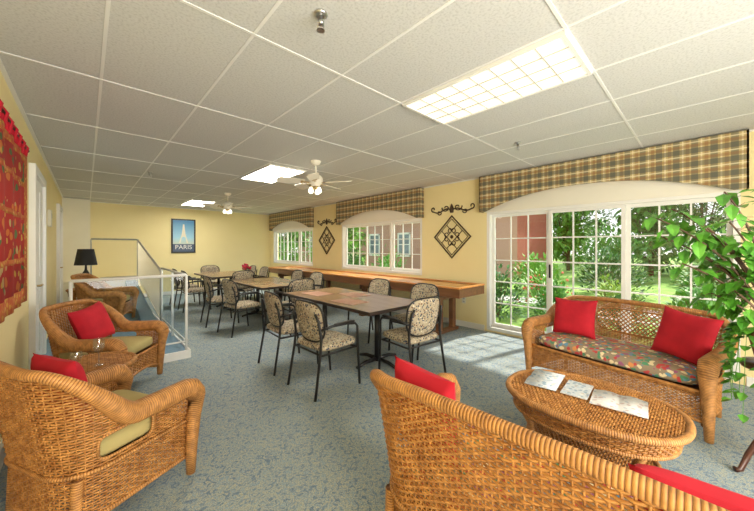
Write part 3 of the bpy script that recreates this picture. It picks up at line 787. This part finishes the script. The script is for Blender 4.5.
diamond(3.27,1.63,'nearer iron diamond plaque between the patio window and middle window')
scroll(3.27,2.13,'nearer iron scroll above the nearer diamond plaque')
diamond(7.40,1.63,'farther iron diamond plaque between the middle and far windows')
scroll(7.40,2.13,'farther iron scroll above the farther diamond plaque')
# poster
r=empty('framed_poster',(2.21,YB-.02,1.78)); tag(r,'black framed travel poster reading PARIS on the far wall','poster')
q=MB(); a,b_,t=.325,.525,.04
q.box(-a,-a+t,-.015,.018,-b_,b_); q.box(a-t,a,-.015,.018,-b_,b_); q.box(-a+t,a-t,-.015,.018,b_-t,b_); q.box(-a+t,a-t,-.015,.018,-b_,-b_+t); q.build('frame',M['black'],r)
q=MB(); q.box(-a+t,a-t,-.002,.012,-b_+t,b_-t); q.build('print',M['psky'],r)
q=MB(); q.prism([(-.13,-.22),(-.08,-.22),(-.05,-.05),(0,-.02),(.05,-.05),(.08,-.22),(.13,-.22),(.05,.05),(.018,.36),(-.018,.36),(-.05,.05)],'y',-.005,-.0022)
q.box(-.07,.07,-.006,-.0022,.03,.045); q.build('tower_motif',M['plate'],r)
q=MB(); q.box(-a+t,a-t,-.004,-.0022,-b_+t,-.25); q.build('dark_banner',mat('poster_navy',(.08,.12,.2),None,5,.4),r)
def text(s,size,mt,m,parent,name):
    cu=bpy.data.curves.new('t','FONT'); cu.body=s; cu.size=size; cu.extrude=.001; cu.align_x='CENTER'; cu.align_y='CENTER'
    ob=bpy.data.objects.new('t',cu); COL.objects.link(ob); bpy.context.view_layer.update()
    me=bpy.data.meshes.new_from_object(ob.evaluated_get(bpy.context.evaluated_depsgraph_get())); bpy.data.objects.remove(ob)
    me.transform(mt); me.materials.clear(); me.materials.append(m)
    o=bpy.data.objects.new(name,me); COL.objects.link(o); o.parent=parent; return o
text('PARIS',.185,Matrix.Translation((0,-.006,-.35))@Matrix.Rotation(PI/2,4,'X'),M['white'],r,'lettering')
# tapestry
r=empty('tapestry',(XL+.03,3.30,2.31)); tag(r,'red and gold woven tapestry hanging from a rod on the left wall','tapestry')
def cloth(x0,y0,y1,z0,z1,m,name,amp=.008,thick=.004):
    q=MB(); vs=[];fs=[]; n=60
    for i in range(n+1):
        y=y0+(y1-y0)*i/n; xx=x0+amp*math.sin(y*18)
        vs+=[(xx,y,z0),(xx,y,z1),(xx+thick,y,z1),(xx+thick,y,z0)]
    for i in range(n):
        for k in range(4): k2=(k+1)%4; fs.append((i*4+k,i*4+k2,(i+1)*4+k2,(i+1)*4+k))
    q.add(vs,fs); return q.build(name,m,r,True)
cloth(.0,-.70,.70,-1.22,-.14,M['tap'],'woven_field')
for zc in (-.34,-.62,-.98): cloth(.002,-.70,.70,zc-.02,zc+.02,M['tapb'],'woven_band')
for (a0,a1) in ((-.82,-.70),(.70,.82)): cloth(.001,a0,a1,-1.34,-.08,M['tapb'],'border_strip')
cloth(.001,-.70,.70,-.14,-.08,M['tapb'],'border_strip'); cloth(.001,-.70,.70,-1.34,-1.22,M['tapb'],'border_strip')
for k in range(9):
    y=-.78+k*.195; q=MB(); q.tube([(.0,y,-.08),(-.014,y,.0),(.0,y,.03),(.02,y,.0),(.004,y,-.09)],.008,5,flat=2.2); q.build('hanging_loop',M['red'],r)
q=MB(); q.tube([(.003,-.90,0),(.003,.90,0)],.009,8); q.sbox((.003,.92,0),(.03,.05,.03),1,8); q.sbox((.003,-.92,0),(.03,.05,.03),1,8); q.build('rod',M['iron'],r,True)
def wallbox(name,x0,x1,y0,y1,z0,z1,m,label,cat,sub=None):
    r=empty(name,((x0+x1)/2,(y0+y1)/2,(z0+z1)/2)); tag(r,label,cat)
    dx,dy,dz=(x1-x0)/2,(y1-y0)/2,(z1-z0)/2
    q=MB(); q.box(-dx,dx,-dy,dy,-dz,dz); q.build('plate',m,r,bevel=.003)
    if sub:
        q=MB(); sub(q,dx,dy,dz); q.build('detail',M['gray'],r)
def sock(q,dx,dy,dz):
    for s in (-1,1): q.box(-dx-.002,-dx,-.018,.018,s*dz*.45-.014,s*dz*.45+.014)
wallbox('power_outlet',XR-.008,XR,2.98,3.06,.42,.54,M['plate'],'ivory power outlet on the wall under the nearer diamond plaque','outlet',sock)
wallbox('control_box',XL,XL+.04,6.75,6.95,1.75,2.0,M['plate'],'small ivory control box on the left wall','control box',lambda q,dx,dy,dz:q.box(dx,dx+.003,-dy*.5,dy*.5,0,dz*.6))
# ------------------------------------------------------------------ plant on stand at right
PX,PY=3.16,-.30
r=empty('plant_stand',(PX,PY,0)); tag(r,'dark wooden plant stand at the right edge beside the loveseat','plant stand')
q=MB(); q.lathe([(.02,.66),(.15,.665),(.155,.68),(.15,.70),(.0,.701)],28,caps=False); q.build('top',M['stand'],r,True)
q=MB(); q.lathe([(.02,.22),(.035,.28),(.022,.36),(.03,.5),(.02,.6),(.04,.67)],14); q.build('column',M['stand'],r,True)
for k in range(3):
    a=2*PI*k/3+2.2; c,s=math.cos(a),math.sin(a)
    q=MB(); q.tube([(c*.01,s*.01,.26),(c*.08,s*.08,.24),(c*.15,s*.15,.12),(c*.19,s*.19,.02),(c*.22,s*.22,.018)],[.022,.02,.016,.014,.018],8); q.build('leg',M['stand'],r,True)
r=empty('potted_plant',(PX,PY,.702)); tag(r,'leafy green potted plant reaching in from the right edge','plant')
q=MB(); q.lathe([(.085,0),(.12,.17),(.135,.175),(.135,.2),(.115,.2),(.11,.17)],24); q.build('pot',M['pot'],r,True)
q=MB(); q.lathe([(.11,.165),(.0,.172)],20,caps=False); q.build('soil',M['soil'],r)
st=MB(); fo=MB()
rnd=random.Random(5)
branches=[((.02,.38,.95),8),((-.02,.54,.82),8),((.05,.22,1.12),7),((-.06,.42,.62),7),((.1,-.05,1.2),6),((-.1,.2,.9),6),((.0,.48,1.02),7),((.15,.35,.7),5),((-.02,.28,.42),6),((-.1,.56,.95),6),((.1,.05,.75),5)]
for (tip,nb) in branches:
    tip=Vector(tip); p0=Vector((0,0,.17)); mid=Vector((tip.x*.25,tip.y*.25,tip.z*.75)); pts=[]
    for i in range(12):
        t=i/11; pts.append(p0*(1-t)**2+mid*2*t*(1-t)+tip*t*t)
    st.tube(pts,[.010*(1-.5*i/11) for i in range(12)],6)
    for i in range(4,12):
        for k in range(3):
            d=Vector((rnd.uniform(-1,1),rnd.uniform(-1,1),rnd.uniform(-.8,.4)))
            ln=rnd.uniform(.09,.14); st.tube([pts[i],pts[i]+d.normalized()*.05],.0018,3)
            fo.leaf(pts[i]+d.normalized()*.045,d+Vector((0,0,-.3)),ln,ln*.56)
st.build('stems',M['bark'],r,True); fo.build('leaves',M['leafp'],r)
r=empty('trailing_ivy',(PX,PY,.90)); tag(r,'trailing ivy spilling down from the pot on the stand','ivy')
st=MB(); fo=MB()
for k in range(18):
    a=rnd.uniform(0,2*PI); c,s=math.cos(a),math.sin(a); dr=rnd.uniform(.25,.55); pts=[]
    for i in range(9):
        t=i/8; rr=.14+.05*math.sin(min(1,t*1.3)*PI/2)+rnd.uniform(-.01,.01); pts.append(Vector((c*rr,s*rr,.02-.0+.03*math.sin(t*PI)-dr*t*t)))
    st.tube(pts,.002,4)
    for p in pts:
        for j in range(2):
            d=Vector((c+rnd.uniform(-.8,.8),s+rnd.uniform(-.8,.8),rnd.uniform(-.8,.1))); fo.leaf(p,d,.06,.05)
st.build('vines',M['leaf'],r); fo.build('leaves',M['leafp'],r)
# ------------------------------------------------------------------ outdoors
q=MB(); q.box(XR+.2,60,-30,50,-.3,-.05); struct(q.build('ground',M['grass']),'green lawn outside the windows','lawn')
q=MB(); pts=[(8.9,-20),(9.8,-20),(9.6,0),(9.3,4),(9.8,8),(9.8,30),(8.9,30),(8.8,8),(8.4,4),(8.7,0)]; q.prism(pts,'z',-.05,-.03); struct(q.build('garden_path',M['path']),'pale concrete garden path','path')
q=MB(); q.box(XR+.2,5.8,-3,12,-.05,-.035); struct(q.build('patio_slab',M['path']),'narrow concrete slab outside the patio window','patio')
def bush(x,y,rx,h,m,label,nleaf=420,ls=.12,blooms=None,cat='shrub',grp='garden shrubs'):
    r=empty('garden_shrub',(x,y,-.05)); tag(r,label,cat,grp)
    rn=random.Random(int(x*100+y*37)); q=MB(); st=MB(); bl=MB()
    for k in range(nleaf):
        a=rn.uniform(0,2*PI); e=math.asin(rn.uniform(-.05,1)); rr=rn.uniform(.55,1)*(1+.15*math.sin(3*a))
        d=Vector((math.cos(a)*math.cos(e),math.sin(a)*math.cos(e),math.sin(e)))
        p=Vector((d.x*rx*rr,d.y*rx*rr,h*.08+d.z*h*.9*rr)); dd=d+Vector((rn.uniform(-.7,.7),rn.uniform(-.7,.7),rn.uniform(-.4,.6)))
        q.leaf(p,dd,ls*rn.uniform(.7,1.3),ls*.5)
        if blooms and k%6==0: bl.sbox(p+d*.03,(.06,.06,.05),1,4)
    for k in range(8):
        a=2*PI*k/8; st.tube([(0,0,0),(math.cos(a)*rx*.4,math.sin(a)*rx*.4,h*.7)],[.015,.005],5)
    st.build('stems',M['bark'],r); q.build('foliage',m,r)
    if blooms: bl.build('blossoms',blooms,r)
bush(6.4,3.05,.50,1.05,M['leafd'],'dark green shrub just outside the left end of the patio window',700)
bush(6.5,2.0,.42,.80,M['leaf'],'green shrub outside the left panel of the patio window',600)
bush(7.6,2.55,.55,1.0,M['leafb'],'bright shrub with orange blossoms outside the patio window',600,blooms=M['bloom'])
bush(6.9,1.05,.42,.6,M['leafd'],'low shrub with pink and white flowers outside the middle panel',500,blooms=M['bloomw'])
bush(7.7,.1,.55,.8,M['leaf'],'green shrub outside the right panel of the patio window',700)
bush(8.0,1.35,.45,.85,M['leafy'],'yellow green shrub before the garden path',500)
bush(7.7,-1.2,.6,1.0,M['leaf'],'green shrub outside behind the potted plant',600)
bush(7.7,4.3,.8,1.3,M['leafd'],'tall dark shrub outside between the diamond plaque and patio window',800)
bush(10.9,3.9,.8,1.2,M['leafb'],'round bright shrub just across the garden path',900,ls=.16)
bush(11.6,2.0,.9,1.4,M['leafd'],'dark shrub behind the round bright shrub',900,ls=.16)
bush(13.2,-.4,1.1,1.3,M['leaf'],'rounded green shrub beyond the garden path on the right',1000,ls=.2)
bush(14.5,-2.9,1.2,1.7,M['leaf'],'large rounded shrub at the right of the garden',1000,ls=.2)
bush(16.2,2.9,1.3,2.4,M['leaf'],'big green shrub at the back of the lawn',1100,ls=.22)
bush(17.5,-.4,1.5,2.2,M['leafb'],'big bright shrub at the back of the lawn',1100,ls=.22)
bush(19,-4.4,1.6,2.4,M['leafy'],'big pale shrub at the back right of the lawn',1000,ls=.22)
bush(7.5,7.4,.8,1.4,M['leaf'],'light green shrub outside the middle window',700,ls=.14)
bush(7.8,9.9,.8,1.5,M['leafd'],'dark shrub outside the middle window nearest its far end',700,ls=.14)
bush(8.0,15.5,1.1,1.9,M['leafb'],'green shrub outside the far corner window',700,ls=.16)
def tree(x,y,h,cr,m,label,nl=2800,low=.12):
    r=empty('tree',(x,y,-.05)); tag(r,label,'tree','garden trees')
    rn=random.Random(int(x*31+y*17)); q=MB(); tk=MB()
    tk.tube([(0,0,0),(.05,.03,h*.3),(-.03,.08,h*.6),(0,0,h*.85)],[.11,.08,.06,.03],8)
    blobs=[]
    for k in range(14):
        a=2*PI*k/14*3+rn.uniform(-.3,.3); rr=cr*rn.uniform(.3,.72); z=h*(low+(.92-low)*(k+.5)/14)
        e=Vector((math.cos(a)*rr,math.sin(a)*rr,z)); blobs.append(e); tk.tube([(0,.03,h*.12),(e.x*.5,e.y*.5,(h*.12+z)/2),e],[.04,.025,.012],6)
    for k in range(nl):
        c=rn.choice(blobs); d=Vector((rn.gauss(0,1),rn.gauss(0,1),rn.gauss(0,.8))); d.normalize()
        q.leaf(c+d*cr*.42*rn.uniform(.4,1),d+Vector((0,0,-.4)),.36,.22)
    tk.build('trunk',M['bark'],r,True); q.build('crown',m,r)
tree(22.2,6.0,7.0,1.9,M['leafb'],'bright tree behind the middle panel of the patio window')
tree(21.5,2.0,7.0,2.0,M['leaf'],'leafy tree across the lawn behind the patio window')
tree(23,-2.4,7.5,2.1,M['leafb'],'green tree across the lawn at the right panel')
tree(25,-7,8.0,2.1,M['leafy'],'yellow green tree at the far right of the lawn')
tree(30,0.2,10.0,3.0,M['leafd'],'large dark tree in the distance behind the lawn')
tree(30,-6.8,9.5,2.9,M['leaf'],'large green tree in the far right distance')
tree(30,7.6,10,2.9,M['leafd'],'large dark tree in the distance left of the lawn')
tree(14.2,-6.2,5,1.6,M['leaf'],'tree at the right edge of the lawn')
tree(10.4,14.2,5.5,1.6,M['leafb'],'bright tree outside the middle window')
tree(11.0,22,6.5,2.2,M['leaf'],'tree outside the far corner window')
B=empty('brick_building',(15.0,13.2,-.05)); tag(B,'red brick building with white windows seen across the garden','building')
q=MB(); q.box(0,4,-7.0,14,0,3.6); q.build('brick_walls',M['brick'],B)
q=MB(); q.prism([(-.4,3.6),(4.4,3.6),(2,5.4)],'y',-7.3,14.5); q.build('roof',M['roof'],B)
q=MB(); q.box(-.42,-.37,-7.3,14.5,3.42,3.62); q.build('fascia',M['white'],B)
for k in range(7):
    yc=-5.4+k*2.8
    q=MB(); a,b_=.55,.7
    q.box(-.06,.02,yc-a,yc-a+.1,.9,2.4); q.box(-.06,.02,yc+a-.1,yc+a,.9,2.4); q.box(-.06,.02,yc-a,yc+a,2.3,2.42); q.box(-.06,.02,yc-a,yc+a,.86,.98); q.box(-.05,.02,yc-.03,yc+.03,.9,2.4); q.box(-.05,.02,yc-a,yc+a,1.62,1.68)
    wn=q.build('window',M['white'],B); q=MB(); q.box(-.02,-.005,yc-a+.1,yc+a-.1,.98,2.3); q.build('pane',M['pane'],wn)
# ------------------------------------------------------------------ lights
w=bpy.data.worlds.new('World'); SC.world=w; w.use_nodes=True; nt=w.node_tree; bg=nt.nodes['Background']
tc=nt.nodes.new('ShaderNodeTexCoord'); sp=nt.nodes.new('ShaderNodeSeparateXYZ'); nt.links.new(tc.outputs['Generated'],sp.inputs[0])
rp=ramp(nt,sp.outputs[2],[(0,(1,1,1)),(.5,(.78,.89,1))]); nt.links.new(rp.outputs[0],bg.inputs[0]); bg.inputs[1].default_value=1.6
s=bpy.data.lights.new('Sun','SUN'); s.energy=6.5; s.angle=R(3); s.color=(1,.94,.82); so=bpy.data.objects.new('Sun',s); COL.objects.link(so)
so.rotation_euler=Vector((-.85,.20,-1)).to_track_quat('-Z','Y').to_euler()
def area(loc,d,sx,sy,e,c=(1,.97,.91)):
    l=bpy.data.lights.new('Area','AREA'); l.shape='RECTANGLE'; l.size=sx; l.size_y=sy; l.energy=e; l.color=c
    o=bpy.data.objects.new('Area',l); COL.objects.link(o); o.location=loc; o.rotation_euler=Vector(d).to_track_quat('-Z','Y').to_euler()
area((1.2,-2.0,1.2),(.05,1,.02),3.0,1.8,210)  # added fill light behind the camera, stands for no fixture in the room
# ------------------------------------------------------------------ camera
cam=bpy.data.cameras.new('Camera'); cam.sensor_width=36; cam.lens=36*FP/754; cam.shift_y=-8.5/754; cam.clip_start=.05
co=bpy.data.objects.new('Camera',cam); COL.objects.link(co); co.location=(0,0,CH); co.rotation_euler=(PI/2,0,-TH); SC.camera=co
SC.view_settings.view_transform='Standard'
